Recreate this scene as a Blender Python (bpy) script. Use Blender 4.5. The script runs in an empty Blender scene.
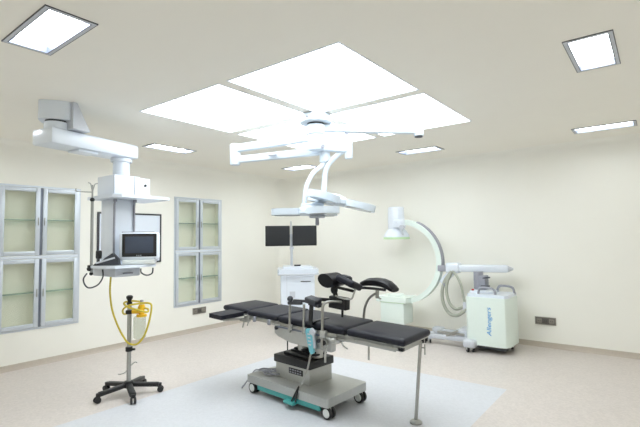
import bpy, bmesh, math, random
from mathutils import Vector, Matrix, Euler
random.seed(7)
scene = bpy.context.scene
col = scene.collection
R = math.radians
PI = math.pi

# ------------------------------------------------------------------ camera
FPX, CAMZ = 437.8, 1.55
PITCH, YAW, ROLL = R(3.22), R(37.756), R(-0.7557)
FW = Vector((-math.sin(YAW) * math.cos(PITCH), math.cos(YAW) * math.cos(PITCH), math.sin(PITCH)))
RT = Vector((math.cos(YAW), math.sin(YAW), 0))
UP = RT.cross(FW)
RT, UP = RT * math.cos(ROLL) + UP * math.sin(ROLL), UP * math.cos(ROLL) - RT * math.sin(ROLL)
EYE = Vector((0, 0, CAMZ))
cam_data = bpy.data.cameras.new('camera')
cam = bpy.data.objects.new('camera', cam_data)
col.objects.link(cam)
cam_data.sensor_width = 36
cam_data.lens = 36 * FPX / 640
cam_data.clip_start = 0.02
M = Matrix((RT, UP, -FW)).transposed().to_4x4()
M.translation = EYE
cam.matrix_world = M
scene.camera = cam


def at(x, y, d):
    """the world point seen at pixel x, y at the depth d metres"""
    return EYE + (FW + RT * ((x - 320) / FPX) + UP * ((213.5 - y) / FPX)) * d


# ------------------------------------------------------------------ materials
def lin(c):
    return tuple(((v / 255) / 12.92 if v / 255 <= 0.04045 else ((v / 255 + 0.055) / 1.055) ** 2.4) for v in c) + (1,)


def mat(name, rgb, rough=0.5, metal=0.0, noise=0.0, scale=30, bump=0.0, coat=0.0, spec=0.5):
    m = bpy.data.materials.new(name)
    m.use_nodes = True
    nt = m.node_tree
    b = nt.nodes['Principled BSDF']
    b.inputs['Base Color'].default_value = lin(rgb)
    b.inputs['Roughness'].default_value = rough
    b.inputs['Metallic'].default_value = metal
    b.inputs['Specular IOR Level'].default_value = spec
    if coat:
        b.inputs['Coat Weight'].default_value = coat
    tc = nt.nodes.new('ShaderNodeTexCoord')
    nz = nt.nodes.new('ShaderNodeTexNoise')
    nz.inputs['Scale'].default_value = scale
    nz.inputs['Detail'].default_value = 3
    nt.links.new(tc.outputs['Object'], nz.inputs['Vector'])
    if noise:
        mx = nt.nodes.new('ShaderNodeMix')
        mx.data_type = 'RGBA'
        mx.inputs['A'].default_value = lin(tuple(max(0, v * (1 - noise)) for v in rgb))
        mx.inputs['B'].default_value = lin(tuple(min(255, v * (1 + noise)) for v in rgb))
        nt.links.new(nz.outputs['Fac'], mx.inputs['Factor'])
        nt.links.new(mx.outputs['Result'], b.inputs['Base Color'])
    if bump:
        bp = nt.nodes.new('ShaderNodeBump')
        bp.inputs['Strength'].default_value = bump
        bp.inputs['Distance'].default_value = 0.003
        nt.links.new(nz.outputs['Fac'], bp.inputs['Height'])
        nt.links.new(bp.outputs['Normal'], b.inputs['Normal'])
    return m


def emit(name, rgb, strength):
    m = bpy.data.materials.new(name)
    m.use_nodes = True
    nt = m.node_tree
    nt.nodes.clear()
    e = nt.nodes.new('ShaderNodeEmission')
    e.inputs['Color'].default_value = rgb + (1,)
    e.inputs['Strength'].default_value = strength
    o = nt.nodes.new('ShaderNodeOutputMaterial')
    nt.links.new(e.outputs[0], o.inputs[0])
    return m


def glassy(name, tint, clear, rough=0.02):
    m = bpy.data.materials.new(name)
    m.use_nodes = True
    nt = m.node_tree
    nt.nodes.clear()
    t = nt.nodes.new('ShaderNodeBsdfTransparent')
    t.inputs['Color'].default_value = lin(tint)
    g = nt.nodes.new('ShaderNodeBsdfPrincipled')
    g.inputs['Base Color'].default_value = lin(tint)
    g.inputs['Roughness'].default_value = rough
    mx = nt.nodes.new('ShaderNodeMixShader')
    mx.inputs['Fac'].default_value = 1 - clear
    o = nt.nodes.new('ShaderNodeOutputMaterial')
    nt.links.new(t.outputs[0], mx.inputs[1])
    nt.links.new(g.outputs[0], mx.inputs[2])
    nt.links.new(mx.outputs[0], o.inputs[0])
    return m


def floor_material():
    m = bpy.data.materials.new('terrazzo_vinyl')
    m.use_nodes = True
    nt = m.node_tree
    N, Lk = nt.nodes, nt.links
    b = N['Principled BSDF']
    b.inputs['Roughness'].default_value = 0.38
    tc = N.new('ShaderNodeTexCoord')
    sx = N.new('ShaderNodeSeparateXYZ')
    Lk.new(tc.outputs['Object'], sx.inputs[0])

    def between(sock, lo, hi):
        a = N.new('ShaderNodeMath'); a.operation = 'GREATER_THAN'; a.inputs[1].default_value = lo
        c = N.new('ShaderNodeMath'); c.operation = 'LESS_THAN'; c.inputs[1].default_value = hi
        k = N.new('ShaderNodeMath'); k.operation = 'MULTIPLY'
        Lk.new(sock, a.inputs[0]); Lk.new(sock, c.inputs[0])
        Lk.new(a.outputs[0], k.inputs[0]); Lk.new(c.outputs[0], k.inputs[1])
        return k.outputs[0]
    k = N.new('ShaderNodeMath'); k.operation = 'MULTIPLY'
    Lk.new(between(sx.outputs['X'], INLAY[0], INLAY[1]), k.inputs[0])
    Lk.new(between(sx.outputs['Y'], INLAY[2], INLAY[3]), k.inputs[1])
    # flecks of the sheet flooring
    vo = N.new('ShaderNodeTexVoronoi'); vo.inputs['Scale'].default_value = 55
    Lk.new(tc.outputs['Object'], vo.inputs['Vector'])
    nz = N.new('ShaderNodeTexNoise'); nz.inputs['Scale'].default_value = 7; nz.inputs['Detail'].default_value = 5
    Lk.new(tc.outputs['Object'], nz.inputs['Vector'])

    def fleck(base, d):
        r = N.new('ShaderNodeMix'); r.data_type = 'RGBA'
        r.inputs['A'].default_value = lin(tuple(v * (1 - d) for v in base))
        r.inputs['B'].default_value = lin(tuple(min(255, v * (1 + d)) for v in base))
        sep = N.new('ShaderNodeSeparateColor')
        Lk.new(vo.outputs['Color'], sep.inputs[0])
        ad = N.new('ShaderNodeMath'); ad.operation = 'MULTIPLY_ADD'; ad.inputs[1].default_value = 0.6
        sc = N.new('ShaderNodeMath'); sc.operation = 'MULTIPLY'; sc.inputs[1].default_value = 0.4
        Lk.new(nz.outputs['Fac'], sc.inputs[0])
        Lk.new(sep.outputs[0], ad.inputs[0]); Lk.new(sc.outputs[0], ad.inputs[2])
        Lk.new(ad.outputs[0], r.inputs['Factor'])
        return r.outputs['Result']
    mx = N.new('ShaderNodeMix'); mx.data_type = 'RGBA'
    Lk.new(k.outputs[0], mx.inputs['Factor'])
    Lk.new(fleck((205, 197, 192), 0.045), mx.inputs['A'])
    Lk.new(fleck((203, 205, 211), 0.025), mx.inputs['B'])
    Lk.new(mx.outputs['Result'], b.inputs['Base Color'])
    return m


INLAY = (-4.09, -1.29, 1.0, 4.71)
MT = dict(
    wall=mat('cream_wall_paint', (243, 242, 235), 0.55, noise=0.006, scale=3),
    ceiling=mat('cream_ceiling_paint', (242, 239, 230), 0.7, noise=0.006, scale=3),
    floor=floor_material(),
    skirting=mat('coved_vinyl_skirting', (192, 182, 170), 0.45, noise=0.05, scale=60),
    alu=mat('brushed_aluminium', (208, 215, 224), 0.42, 0.55, noise=0.03, scale=40),
    dark_alu=mat('grey_anodised_metal', (120, 126, 140), 0.4, 0.5, noise=0.03),
    cream=mat('cream_laminate', (240, 239, 226), 0.6, noise=0.01),
    glass=glassy('clear_pane', (252, 253, 251), 0.96),
    shelf_glass=glassy('green_edged_glass', (205, 226, 218), 0.6),
    steel=mat('polished_steel', (172, 172, 168), 0.28, 0.9, noise=0.04, scale=60),
    satin=mat('satin_stainless_steel', (180, 181, 178), 0.38, 0.6, noise=0.03, scale=50),
    white=mat('white_enamel', (222, 229, 239), 0.3, noise=0.006, coat=0.3),
    offwhite=mat('off_white_enamel', (222, 226, 224), 0.38, noise=0.01),
    mint=mat('pale_green_white_enamel', (226, 238, 232), 0.35, noise=0.008),
    greenish=mat('pale_green_trim', (196, 226, 184), 0.5, noise=0.02),
    grey=mat('grey_plastic', (150, 152, 162), 0.45, noise=0.03),
    lightgrey=mat('light_grey_plastic', (196, 200, 208), 0.45, noise=0.02),
    darkgrey=mat('dark_grey_plastic', (58, 60, 66), 0.5, noise=0.05),
    black=mat('black_plastic', (22, 22, 25), 0.45, noise=0.1),
    screen=mat('dark_glass_screen', (66, 74, 90), 0.2, noise=0.02),
    matte_screen=mat('matte_black_screen', (34, 36, 40), 0.35, noise=0.02),
    leather=mat('dark_grey_vinyl_upholstery', (30, 31, 40), 0.45, noise=0.06, scale=14, bump=0.15, spec=0.25),
    black_leather=mat('black_vinyl_upholstery', (18, 18, 22), 0.42, noise=0.06, scale=14, bump=0.1, spec=0.3),
    rubber=mat('black_rubber', (30, 30, 32), 0.6, noise=0.08),
    teal=mat('turquoise_paint', (72, 160, 158), 0.45, noise=0.03),
    pole_grey=mat('grey_tube', (158, 160, 156), 0.4, 0.3, noise=0.03),
    lamp_white=mat('lamp_enamel', (204, 214, 224), 0.35, noise=0.006),
    aqua=mat('turquoise_plastic', (112, 186, 200), 0.4, noise=0.03),
    yellow=mat('yellow_plastic', (238, 190, 40), 0.4, noise=0.04),
    hose=mat('yellow_rubber_hose', (206, 186, 60), 0.5, noise=0.05),
    clear=glassy('clear_plastic', (236, 238, 232), 0.80, 0.1),
    beige_hose=mat('beige_rubber_hose', (160, 163, 150), 0.5, noise=0.03),
    brown_grey=mat('grey_outlet_plastic', (140, 134, 126), 0.5, noise=0.04),
    outlet_dark=mat('dark_outlet_module', (92, 88, 84), 0.5, noise=0.04),
    blue=mat('blue_lettering', (50, 150, 215), 0.5, noise=0.01),
    board=mat('white_board_surface', (226, 234, 246), 0.25, noise=0.005),
    red=mat('red_button', (190, 40, 50), 0.4, noise=0.02),
    lamp_glass=mat('lamp_front_glass', (200, 208, 214), 0.2, noise=0.02),
    panel_light=emit('daylight_panel_diffuser', (0.908, 0.968, 1.0), 4.8),
    small_light=emit('recessed_lamp_diffuser', (0.917, 0.971, 1.0), 9.0),
    strong_light=emit('bright_recessed_lamp_diffuser', (0.917, 0.971, 1.0), 22.0),
)


# ------------------------------------------------------------------ mesh builder
def smooth_path(pts, n=8, closed=False):
    pts = [Vector(p) for p in pts]
    out = []
    m = len(pts)
    last = m if closed else m - 1
    for i in range(last):
        if closed:
            p0, p1, p2, p3 = pts[(i - 1) % m], pts[i], pts[(i + 1) % m], pts[(i + 2) % m]
        else:
            p0, p1, p2, p3 = pts[max(i - 1, 0)], pts[i], pts[i + 1], pts[min(i + 2, m - 1)]
        for k in range(n):
            t = k / n
            out.append(0.5 * ((2 * p1) + (p2 - p0) * t + (2 * p0 - 5 * p1 + 4 * p2 - p3) * t * t + (3 * p1 - p0 - 3 * p2 + p3) * t ** 3))
    if not closed:
        out.append(pts[-1])
    return out


class MB:
    def __init__(self):
        self.bm = bmesh.new()

    def _merge(self, t, mtx=None, bevel=0.0, seg=2):
        if bevel:
            es = [e for e in t.edges if len(e.link_faces) == 2 and e.calc_face_angle(0) > R(35)]
            bmesh.ops.bevel(t, geom=es, offset=bevel, segments=seg, profile=0.5, affect='EDGES', clamp_overlap=True)
        if mtx is not None:
            bmesh.ops.transform(t, matrix=mtx, verts=t.verts)
        bmesh.ops.recalc_face_normals(t, faces=t.faces)
        me = bpy.data.meshes.new('tmp')
        t.to_mesh(me)
        t.free()
        self.bm.from_mesh(me)
        bpy.data.meshes.remove(me)
        return self

    def box(self, c, s, bevel=0.0, rot=(0, 0, 0), seg=2):
        t = bmesh.new()
        bmesh.ops.create_cube(t, size=1)
        bmesh.ops.scale(t, vec=s, verts=t.verts)
        return self._merge(t, Matrix.Translation(c) @ Euler(rot).to_matrix().to_4x4(), bevel, seg)

    def span(self, lo, hi, bevel=0.0, seg=2):
        c = [(a + b) / 2 for a, b in zip(lo, hi)]
        s = [abs(b - a) for a, b in zip(lo, hi)]
        return self.box(c, s, bevel, seg=seg)

    def beam(self, p0, p1, w, h, bevel=0.0):
        """bar of width w (sideways) and height h between two points"""
        p0, p1 = Vector(p0), Vector(p1)
        d = (p1 - p0)
        L = d.length
        d.normalize()
        side = Vector((0, 0, 1)).cross(d)
        if side.length < 1e-4:
            side = Vector((0, 1, 0))
        side.normalize()
        up = d.cross(side)
        mtx = Matrix((d, side, up)).transposed().to_4x4()
        mtx.translation = (p0 + p1) / 2
        t = bmesh.new()
        bmesh.ops.create_cube(t, size=1)
        bmesh.ops.scale(t, vec=(L, w, h), verts=t.verts)
        return self._merge(t, mtx, bevel)

    def cyl(self, p0, p1, r0, r1=None, n=20, bevel=0.0):
        r1 = r0 if r1 is None else r1
        p0, p1 = Vector(p0), Vector(p1)
        d = p1 - p0
        t = bmesh.new()
        bmesh.ops.create_cone(t, cap_ends=True, segments=n, radius1=r0, radius2=r1, depth=d.length)
        mtx = d.to_track_quat('Z', 'Y').to_matrix().to_4x4()
        mtx.translation = (p0 + p1) / 2
        return self._merge(t, mtx, bevel)

    def ball(self, c, r, s=(1, 1, 1), n=16):
        t = bmesh.new()
        bmesh.ops.create_uvsphere(t, u_segments=n, v_segments=max(8, n // 2), radius=r)
        return self._merge(t, Matrix.Translation(c) @ Matrix.Diagonal((*s, 1)))

    def lathe(self, prof, c=(0, 0, 0), n=28, mtx=None):
        t = bmesh.new()
        rings = []
        for r, z in prof:
            if r < 1e-6:
                rings.append([t.verts.new((0, 0, z))])
            else:
                rings.append([t.verts.new((r * math.cos(2 * PI * k / n), r * math.sin(2 * PI * k / n), z)) for k in range(n)])
        for a, b in zip(rings, rings[1:]):
            for k in range(n):
                q = [a[k % len(a)], a[(k + 1) % len(a)], b[(k + 1) % len(b)], b[k % len(b)]]
                q = list(dict.fromkeys(q))
                if len(q) > 2:
                    t.faces.new(q)
        for ring, flip in ((rings[0], True), (rings[-1], False)):
            if len(ring) > 2:
                t.faces.new(ring[::-1] if flip else ring)
        return self._merge(t, Matrix.Translation(c) @ (mtx or Matrix()))

    def tube(self, pts, r, n=10, smooth=6, closed=False, sx=1.0):
        path = smooth_path(pts, smooth, closed) if smooth else [Vector(p) for p in pts]
        t = bmesh.new()
        rings = []
        m = len(path)
        nrm = None
        for i, p in enumerate(path):
            a = path[(i - 1) % m] if (closed or i) else path[i]
            b = path[(i + 1) % m] if (closed or i < m - 1) else path[i]
            d = (b - a).normalized()
            if nrm is None:
                nrm = d.orthogonal().normalized()
            nrm = (nrm - d * nrm.dot(d)).normalized()
            bi = d.cross(nrm)
            rings.append([t.verts.new(p + nrm * (r * math.cos(2 * PI * k / n)) + bi * (r * math.sin(2 * PI * k / n) * sx)) for k in range(n)])
        pairs = list(zip(rings, rings[1:])) + ([(rings[-1], rings[0])] if closed else [])
        for A, B in pairs:
            for k in range(n):
                t.faces.new((A[k], A[(k + 1) % n], B[(k + 1) % n], B[k]))
        if not closed:
            t.faces.new(rings[0][::-1])
            t.faces.new(rings[-1])
        return self._merge(t)

    def prism(self, poly, h, mtx=None, bevel=0.0, seg=2):
        """outline in x, y raised by h in z"""
        t = bmesh.new()
        lo = [t.verts.new((x, y, 0)) for x, y in poly]
        hi = [t.verts.new((x, y, h)) for x, y in poly]
        t.faces.new(lo[::-1])
        t.faces.new(hi)
        k = len(poly)
        for i in range(k):
            t.faces.new((lo[i], lo[(i + 1) % k], hi[(i + 1) % k], hi[i]))
        return self._merge(t, mtx, bevel, seg)

    def sweep(self, path, prof, ups):
        """profile (u sideways, v along up) swept along a path of points; ups gives the radial direction"""
        t = bmesh.new()
        rings = []
        m = len(path)
        for i, p in enumerate(path):
            d = (path[min(i + 1, m - 1)] - path[max(i - 1, 0)]).normalized()
            u = ups[i]
            s = d.cross(u).normalized()
            rings.append([t.verts.new(p + s * a + u * b) for a, b in prof])
        k = len(prof)
        for A, B in zip(rings, rings[1:]):
            for j in range(k):
                t.faces.new((A[j], A[(j + 1) % k], B[(j + 1) % k], B[j]))
        t.faces.new(rings[0][::-1])
        t.faces.new(rings[-1])
        return self._merge(t)

    def build(self, name, material, parent=None, label=None):
        me = bpy.data.meshes.new(name)
        for f in self.bm.faces:
            f.smooth = True
        self.bm.to_mesh(me)
        self.bm.free()
        me.set_sharp_from_angle(angle=R(38))
        me.materials.append(MT[material] if isinstance(material, str) else material)
        o = bpy.data.objects.new(name, me)
        col.objects.link(o)
        if parent is not None:
            o.parent = parent
        if label:
            o['label'] = label
        return o


def thing(name, label, cat, loc=(0, 0, 0), rotz=0.0, group=None):
    o = bpy.data.objects.new(name, None)
    col.objects.link(o)
    o.empty_display_size = 0.1
    o.location = loc
    o.rotation_euler = (0, 0, rotz)
    o['label'] = label
    o['category'] = cat
    if group:
        o['group'] = group
    return o


def tag(o, label, cat, group=None):
    o['label'] = label
    o['category'] = cat
    if group:
        o['group'] = group
    return o


def dup(root, loc, label, rotz=None):
    """a copy of a thing with copies of its parts and sub-parts"""
    r = root.copy()
    col.objects.link(r)
    r.location = loc
    if rotz is not None:
        r.rotation_euler = (0, 0, rotz)
    r['label'] = label
    for ch in [o for o in col.objects if o.parent == root]:
        c = ch.copy()
        col.objects.link(c)
        c.parent = r
        for g in [o for o in col.objects if o.parent == ch]:
            d = g.copy()
            col.objects.link(d)
            d.parent = c
    return r


def struct(o):
    o['kind'] = 'structure'
    return o


# ------------------------------------------------------------------ the room
XL, YB, XR, YF, HC = -6.267, 6.78, 0.95, -0.75, 2.80
COVE = 0.10      # soft curve between wall and ceiling
CORN = 0.24      # rounded upright corner
cabs = [(1.775, 2.71), (4.205, 5.155)]
CZ0, CZ1 = 0.465, 2.25

SMALL = [  # recessed lamps: centre x, y, size x, size y
    (-2.84, 1.032, 0.66, 0.27), (-0.309, 3.50, 0.27, 0.66), (-0.463, 6.03, 0.62, 0.29),
    (-2.70, 5.87, 0.62, 0.29), (-5.24, 3.44, 0.27, 0.66), (-4.98, 5.87, 0.62, 0.29),
    (-5.10, 1.03, 0.62, 0.29), (-0.45, 1.03, 0.62, 0.29)]
PAN = [(-3.93, -2.745, 2.235, 3.375), (-2.65, -1.56, 2.235, 3.415), (-3.93, -2.745, 3.475, 4.73), (-2.65, -1.56, 3.515, 4.73)]


def grid_faces(bm, us, vs, holes, f):
    us, vs = sorted(set(us)), sorted(set(vs))
    cache = {}

    def V(u, v):
        if (u, v) not in cache:
            cache[(u, v)] = bm.verts.new(f(u, v))
        return cache[(u, v)]
    for a, b in zip(us, us[1:]):
        for c, d in zip(vs, vs[1:]):
            mu, mv = (a + b) / 2, (c + d) / 2
            if any(h[0] < mu < h[1] and h[2] < mv < h[3] for h in holes):
                continue
            bm.faces.new((V(a, c), V(b, c), V(b, d), V(a, d)))


b = MB()
b.span((XL - 0.4, YF - 0.2, -0.10), (XR + 0.2, YB + 0.2, 0))
struct(b.build('floor', 'floor'))

# ceiling with its openings
b = MB()
holes = [(x - w / 2, x + w / 2, y - h / 2, y + h / 2) for x, y, w, h in SMALL] + PAN
us = [XL + COVE, XR] + [h[0] for h in holes] + [h[1] for h in holes]
vs = [YF, YB - COVE] + [h[2] for h in holes] + [h[3] for h in holes]
grid_faces(b.bm, us, vs, holes, lambda u, v: (u, v, HC))
bmesh.ops.recalc_face_normals(b.bm, faces=b.bm.faces)
struct(b.build('ceiling', 'ceiling'))


# left wall (niches for the cabinets) with curve to the ceiling
b = MB()
holes = [(y0, y1, CZ0, CZ1) for y0, y1 in cabs]
us = [YF, YB - CORN] + [h[0] for h in holes] + [h[1] for h in holes]
vs = [0, HC - COVE] + [CZ0, CZ1]
grid_faces(b.bm, us, vs, holes, lambda u, v: (XL, u, v))
arc = [(XL + COVE - COVE * math.cos(a), HC - COVE + COVE * math.sin(a)) for a in [R(90) * k / 8 for k in range(9)]]
for (x0, z0), (x1, z1) in zip(arc, arc[1:]):
    b.bm.faces.new([b.bm.verts.new(p) for p in ((x0, YF, z0), (x0, YB, z0), (x1, YB, z1), (x1, YF, z1))])
# the rounded upright corner belongs to the left wall
cor = [(XL + CORN - CORN * math.cos(a), YB - CORN + CORN * math.sin(a)) for a in [R(90) * k / 10 for k in range(11)]]
for (x0, y0), (x1, y1) in zip(cor, cor[1:]):
    b.bm.faces.new([b.bm.verts.new(p) for p in ((x0, y0, 0), (x1, y1, 0), (x1, y1, HC), (x0, y0, HC))])
bmesh.ops.remove_doubles(b.bm, verts=b.bm.verts, dist=1e-5)
struct(b.build('wall_left', 'wall'))

b = MB()
grid_faces(b.bm, [XL + CORN, XR], [0, HC - COVE], [], lambda u, v: (u, YB, v))
arc = [(YB - COVE + COVE * math.cos(a), HC - COVE + COVE * math.sin(a)) for a in [R(90) * k / 8 for k in range(9)]]
for (y0, z0), (y1, z1) in zip(arc, arc[1:]):
    b.bm.faces.new([b.bm.verts.new(p) for p in ((XL, y0, z0), (XR, y0, z0), (XR, y1, z1), (XL, y1, z1))])
bmesh.ops.remove_doubles(b.bm, verts=b.bm.verts, dist=1e-5)
struct(b.build('wall_back', 'wall'))
b = MB(); b.span((XR, YF, 0), (XR + 0.1, YB, HC)); struct(b.build('wall_right', 'wall'))
b = MB(); b.span((XL, YF - 0.1, 0), (XR, YF, HC)); struct(b.build('wall_front', 'wall'))


def skirting(name, path, inward):
    """coved vinyl skirting: thin upstand curving out onto the floor"""
    prof = [(0.0, 0.0), (0.030, 0.0), (0.016, 0.006), (0.009, 0.018), (0.007, 0.07), (0.0, 0.07)]
    b = MB()
    rows = []
    for p, nrm in zip(path, inward):
        rows.append([b.bm.verts.new((p[0] + nrm[0] * u, p[1] + nrm[1] * u, z)) for u, z in prof])
    for A, B in zip(rows, rows[1:]):
        for k in range(len(prof) - 1):
            b.bm.faces.new((A[k], B[k], B[k + 1], A[k + 1]))
    bmesh.ops.recalc_face_normals(b.bm, faces=b.bm.faces)
    struct(b.build(name, 'skirting'))


corn_n = [(math.cos(a), -math.sin(a)) for a in [R(90) * k / 10 for k in range(11)]]
skirting('baseboard_left', [(XL, YF)] + cor, [(1, 0)] + corn_n)
skirting('baseboard_back', [(XL + CORN, YB), (XR, YB)], [(0, -1), (0, -1)])


# ------------------------------------------------------------------ lights
def ring(b, x0, x1, y0, y1, w, z0, z1, bevel=0.0):
    """a rectangular frame, w wide, outside the opening x0..x1, y0..y1 (w < 0: inside it)"""
    if w < 0:
        x0, x1, y0, y1, w = x0 - w, x1 + w, y0 - w, y1 + w, -w
    b.span((x0 - w, y0 - w, z0), (x1 + w, y0, z1), bevel)
    b.span((x0 - w, y1, z0), (x1 + w, y1 + w, z1), bevel)
    b.span((x0 - w, y0, z0), (x0, y1, z1), bevel)
    b.span((x1, y0, z0), (x1 + w, y1, z1), bevel)


small_labels = [
    'grey framed recessed ceiling light, the large one at upper left of the picture',
    'grey framed recessed ceiling light, the large squarish one at upper right of the picture',
    'narrow looking recessed ceiling light at the right, above the white x-ray generator cabinet side',
    'narrow looking recessed ceiling light beside the tip of the surgical light\'s right arm',
    'recessed ceiling light behind the pendant arm end, near the left wall cabinets',
    'recessed ceiling light under the left arm of the surgical light, by the back corner']
small_labels += ['recessed ceiling light nearest the viewer at the left front corner of the room', 'recessed ceiling light overhead at the right front corner of the room']
small_labels[2] = 'narrow recessed ceiling light at the right edge of the picture, near the back wall'
for (x, y, w, h), lab in zip(SMALL, small_labels):
    t = thing('ceiling_light', lab, 'ceiling light', (x, y, HC), 0, 'recessed lights around the big light panel')
    b = MB()
    ring(b, -w / 2 + 0.022, w / 2 - 0.022, -h / 2 + 0.022, h / 2 - 0.022, 0.022, -0.006, 0.006)
    b.build('flange', 'lightgrey', t)
    b = MB()
    ring(b, -w / 2, w / 2, -h / 2, h / 2, 0.004, -0.006, 0.004)
    b.build('dark_rim', 'darkgrey', t)  # thin dark grey rim just outside the flange
    b = MB()
    ring(b, -w / 2 + 0.027, w / 2 - 0.027, -h / 2 + 0.027, h / 2 - 0.027, 0.007, -0.0065, 0.055)
    b.build('recess_lining', 'dark_alu', t)
    b = MB()
    b.span((-w / 2 + 0.024, -h / 2 + 0.024, 0.040), (w / 2 - 0.024, h / 2 - 0.024, 0.048))
    b.build('diffuser', 'strong_light' if x < -4 else 'small_light', t)

pan_labels = ['big square white light panel, left one of the four over the operating table',
              'big square white light panel, nearest the viewer of the four over the operating table',
              'big square white light panel, rearmost of the four, behind the surgical light mount',
              'big square white light panel, right one of the four, over the right surgical arm']
for i, ((x0, x1, y0, y1), lab) in enumerate(zip(PAN, pan_labels)):
    cx, cy, w, h = (x0 + x1) / 2, (y0 + y1) / 2, x1 - x0, y1 - y0
    t = thing('light_panel', lab, 'light panel', (cx, cy, HC), 0, 'four light panels over the operating table')
    b = MB()
    ring(b, -w / 2, w / 2, -h / 2, h / 2, -0.012, -0.004, 0.03)
    if i in (0, 2):
        b.span((-0.003, -h / 2, -0.002), (0.003, h / 2, 0.03))
    else:
        b.span((-w / 2, -0.003, -0.002), (w / 2, 0.003, 0.03))
    b.build('frame', 'white', t)
    for s in (-1, 1):
        b = MB()
        if i in (0, 2):
            b.span((min(0, s * (w / 2 - 0.012)) + 0.003 * (s > 0), -h / 2 + 0.012, 0.002), (max(0, s * (w / 2 - 0.012)) - 0.003 * (s < 0), h / 2 - 0.012, 0.012))
        else:
            b.span((-w / 2 + 0.012, min(0, s * (h / 2 - 0.012)) + 0.003 * (s > 0), 0.002), (w / 2 - 0.012, max(0, s * (h / 2 - 0.012)) - 0.003 * (s < 0), 0.012))
        b.build('diffuser', 'panel_light', t)

# ------------------------------------------------------------------ wall cabinets (front faces +x)
def cabinet(y0, y1, label):
    W = y1 - y0
    H = CZ1 - CZ0
    t = thing('wall_cabinet', label, 'cabinet', (XL, y0, CZ0), 0, 'glazed cabinets let into the left wall')
    D = 0.15
    b = MB()   # carcass
    b.span((-D, 0.002, 0.002), (-D + 0.015, W - 0.002, H - 0.002))
    b.span((-D, 0.002, 0.002), (0, 0.018, H - 0.002)); b.span((-D, W - 0.018, 0.002), (0, W - 0.002, H - 0.002))
    b.span((-D, 0.018, 0.002), (0, W - 0.018, 0.018)); b.span((-D, 0.018, H - 0.018), (0, W - 0.018, H - 0.002))
    b.span((-D, 0.018, H / 2 - 0.012), (0, W - 0.018, H / 2 + 0.012))
    b.span((-D, W / 2 - 0.009, 0.018), (-0.02, W / 2 + 0.009, H / 2 - 0.012)); b.span((-D, W / 2 - 0.009, H / 2 + 0.012), (-0.02, W / 2 + 0.009, H - 0.018))
    b.build('carcass', 'cream', t)
    b = MB()   # face frame
    b.span((-0.002, -0.012, -0.012), (0.010, 0.010, H + 0.012)); b.span((-0.002, W - 0.010, -0.012), (0.010, W + 0.012, H + 0.012))
    b.span((-0.002, 0.010, -0.012), (0.010, W - 0.010, 0.010)); b.span((-0.002, 0.010, H - 0.010), (0.010, W - 0.010, H + 0.012))
    b.build('face_frame', 'alu', t)
    b = MB()
    b.span((0.0, 0.012, H / 2 - 0.020), (0.014, W - 0.012, H / 2 + 0.020), 0.003)
    b.build('middle_rail', 'white', t)
    b = MB()
    b.span((-0.012, W / 2 - 0.014, 0.012), (0.008, W / 2 + 0.014, H / 2 - 0.022)); b.span((-0.012, W / 2 - 0.014, H / 2 + 0.022), (0.008, W / 2 + 0.014, H - 0.012))
    b.build('centre_stile', 'dark_alu', t)
    for r in (0, 1):
        za, zb = (0.014, H / 2 - 0.024) if r == 0 else (H / 2 + 0.024, H - 0.014)
        for c in (0, 1):
            ya, yb = (0.013, W / 2 - 0.016) if c == 0 else (W / 2 + 0.016, W - 0.013)
            b = MB()
            fw = 0.052
            b.span((0.0, ya, za), (0.022, ya + fw, zb), 0.003); b.span((0.0, yb - fw, za), (0.022, yb, zb), 0.003)
            b.span((0.0, ya + fw, za), (0.022, yb - fw, za + fw), 0.003); b.span((0.0, ya + fw, zb - fw), (0.022, yb - fw, zb), 0.003)
            d = b.build('door', 'alu', t)
            b = MB()
            b.span((0.008, ya + fw - 0.006, za + fw - 0.006), (0.013, yb - fw + 0.006, zb - fw + 0.006))
            b.build('glass_pane', 'glass', d)
            b = MB()
            hy = yb - 0.02 if c == 0 else ya + 0.02
            b.span((0.020, hy - 0.005, (za + zb) / 2 - 0.05), (0.032, hy + 0.005, (za + zb) / 2 + 0.05), 0.003)
            b.build('handle', 'steel', d)
            b = MB()
            sa, sb = (0.018, W / 2 - 0.009) if c == 0 else (W / 2 + 0.009, W - 0.018)
            zz = (za + zb) / 2 + (0.02 if r else 0.0)
            b.span((-D + 0.015, sa, zz - 0.005), (-0.03, sb, zz + 0.005))
            b.build('shelf', 'shelf_glass', t)
    return t


cabinet(*cabs[0], 'tall aluminium framed glass cabinet in the left wall, cut off by the picture\'s left edge')
cabinet(*cabs[1], 'tall aluminium framed glass cabinet in the left wall, right of the ceiling pendant')

# white board with a thin dark frame on the left wall
t = thing('wall_board', 'white rectangular board with thin dark frame on left wall behind the pendant', 'board', (XL, 3.45, 1.585))
b = MB(); b.span((0.0, -0.485, -0.365), (0.02, 0.485, 0.365)); b.build('panel', 'board', t)
b = MB()
for s in (-1, 1):
    b.span((0, s * 0.485 - 0.012, -0.377), (0.028, s * 0.485 + 0.012, 0.377), 0.002)
    b.span((0, -0.473, s * 0.365 - 0.012), (0.028, 0.473, s * 0.365 + 0.012), 0.002)
b.build('frame', 'darkgrey', t)

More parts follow.
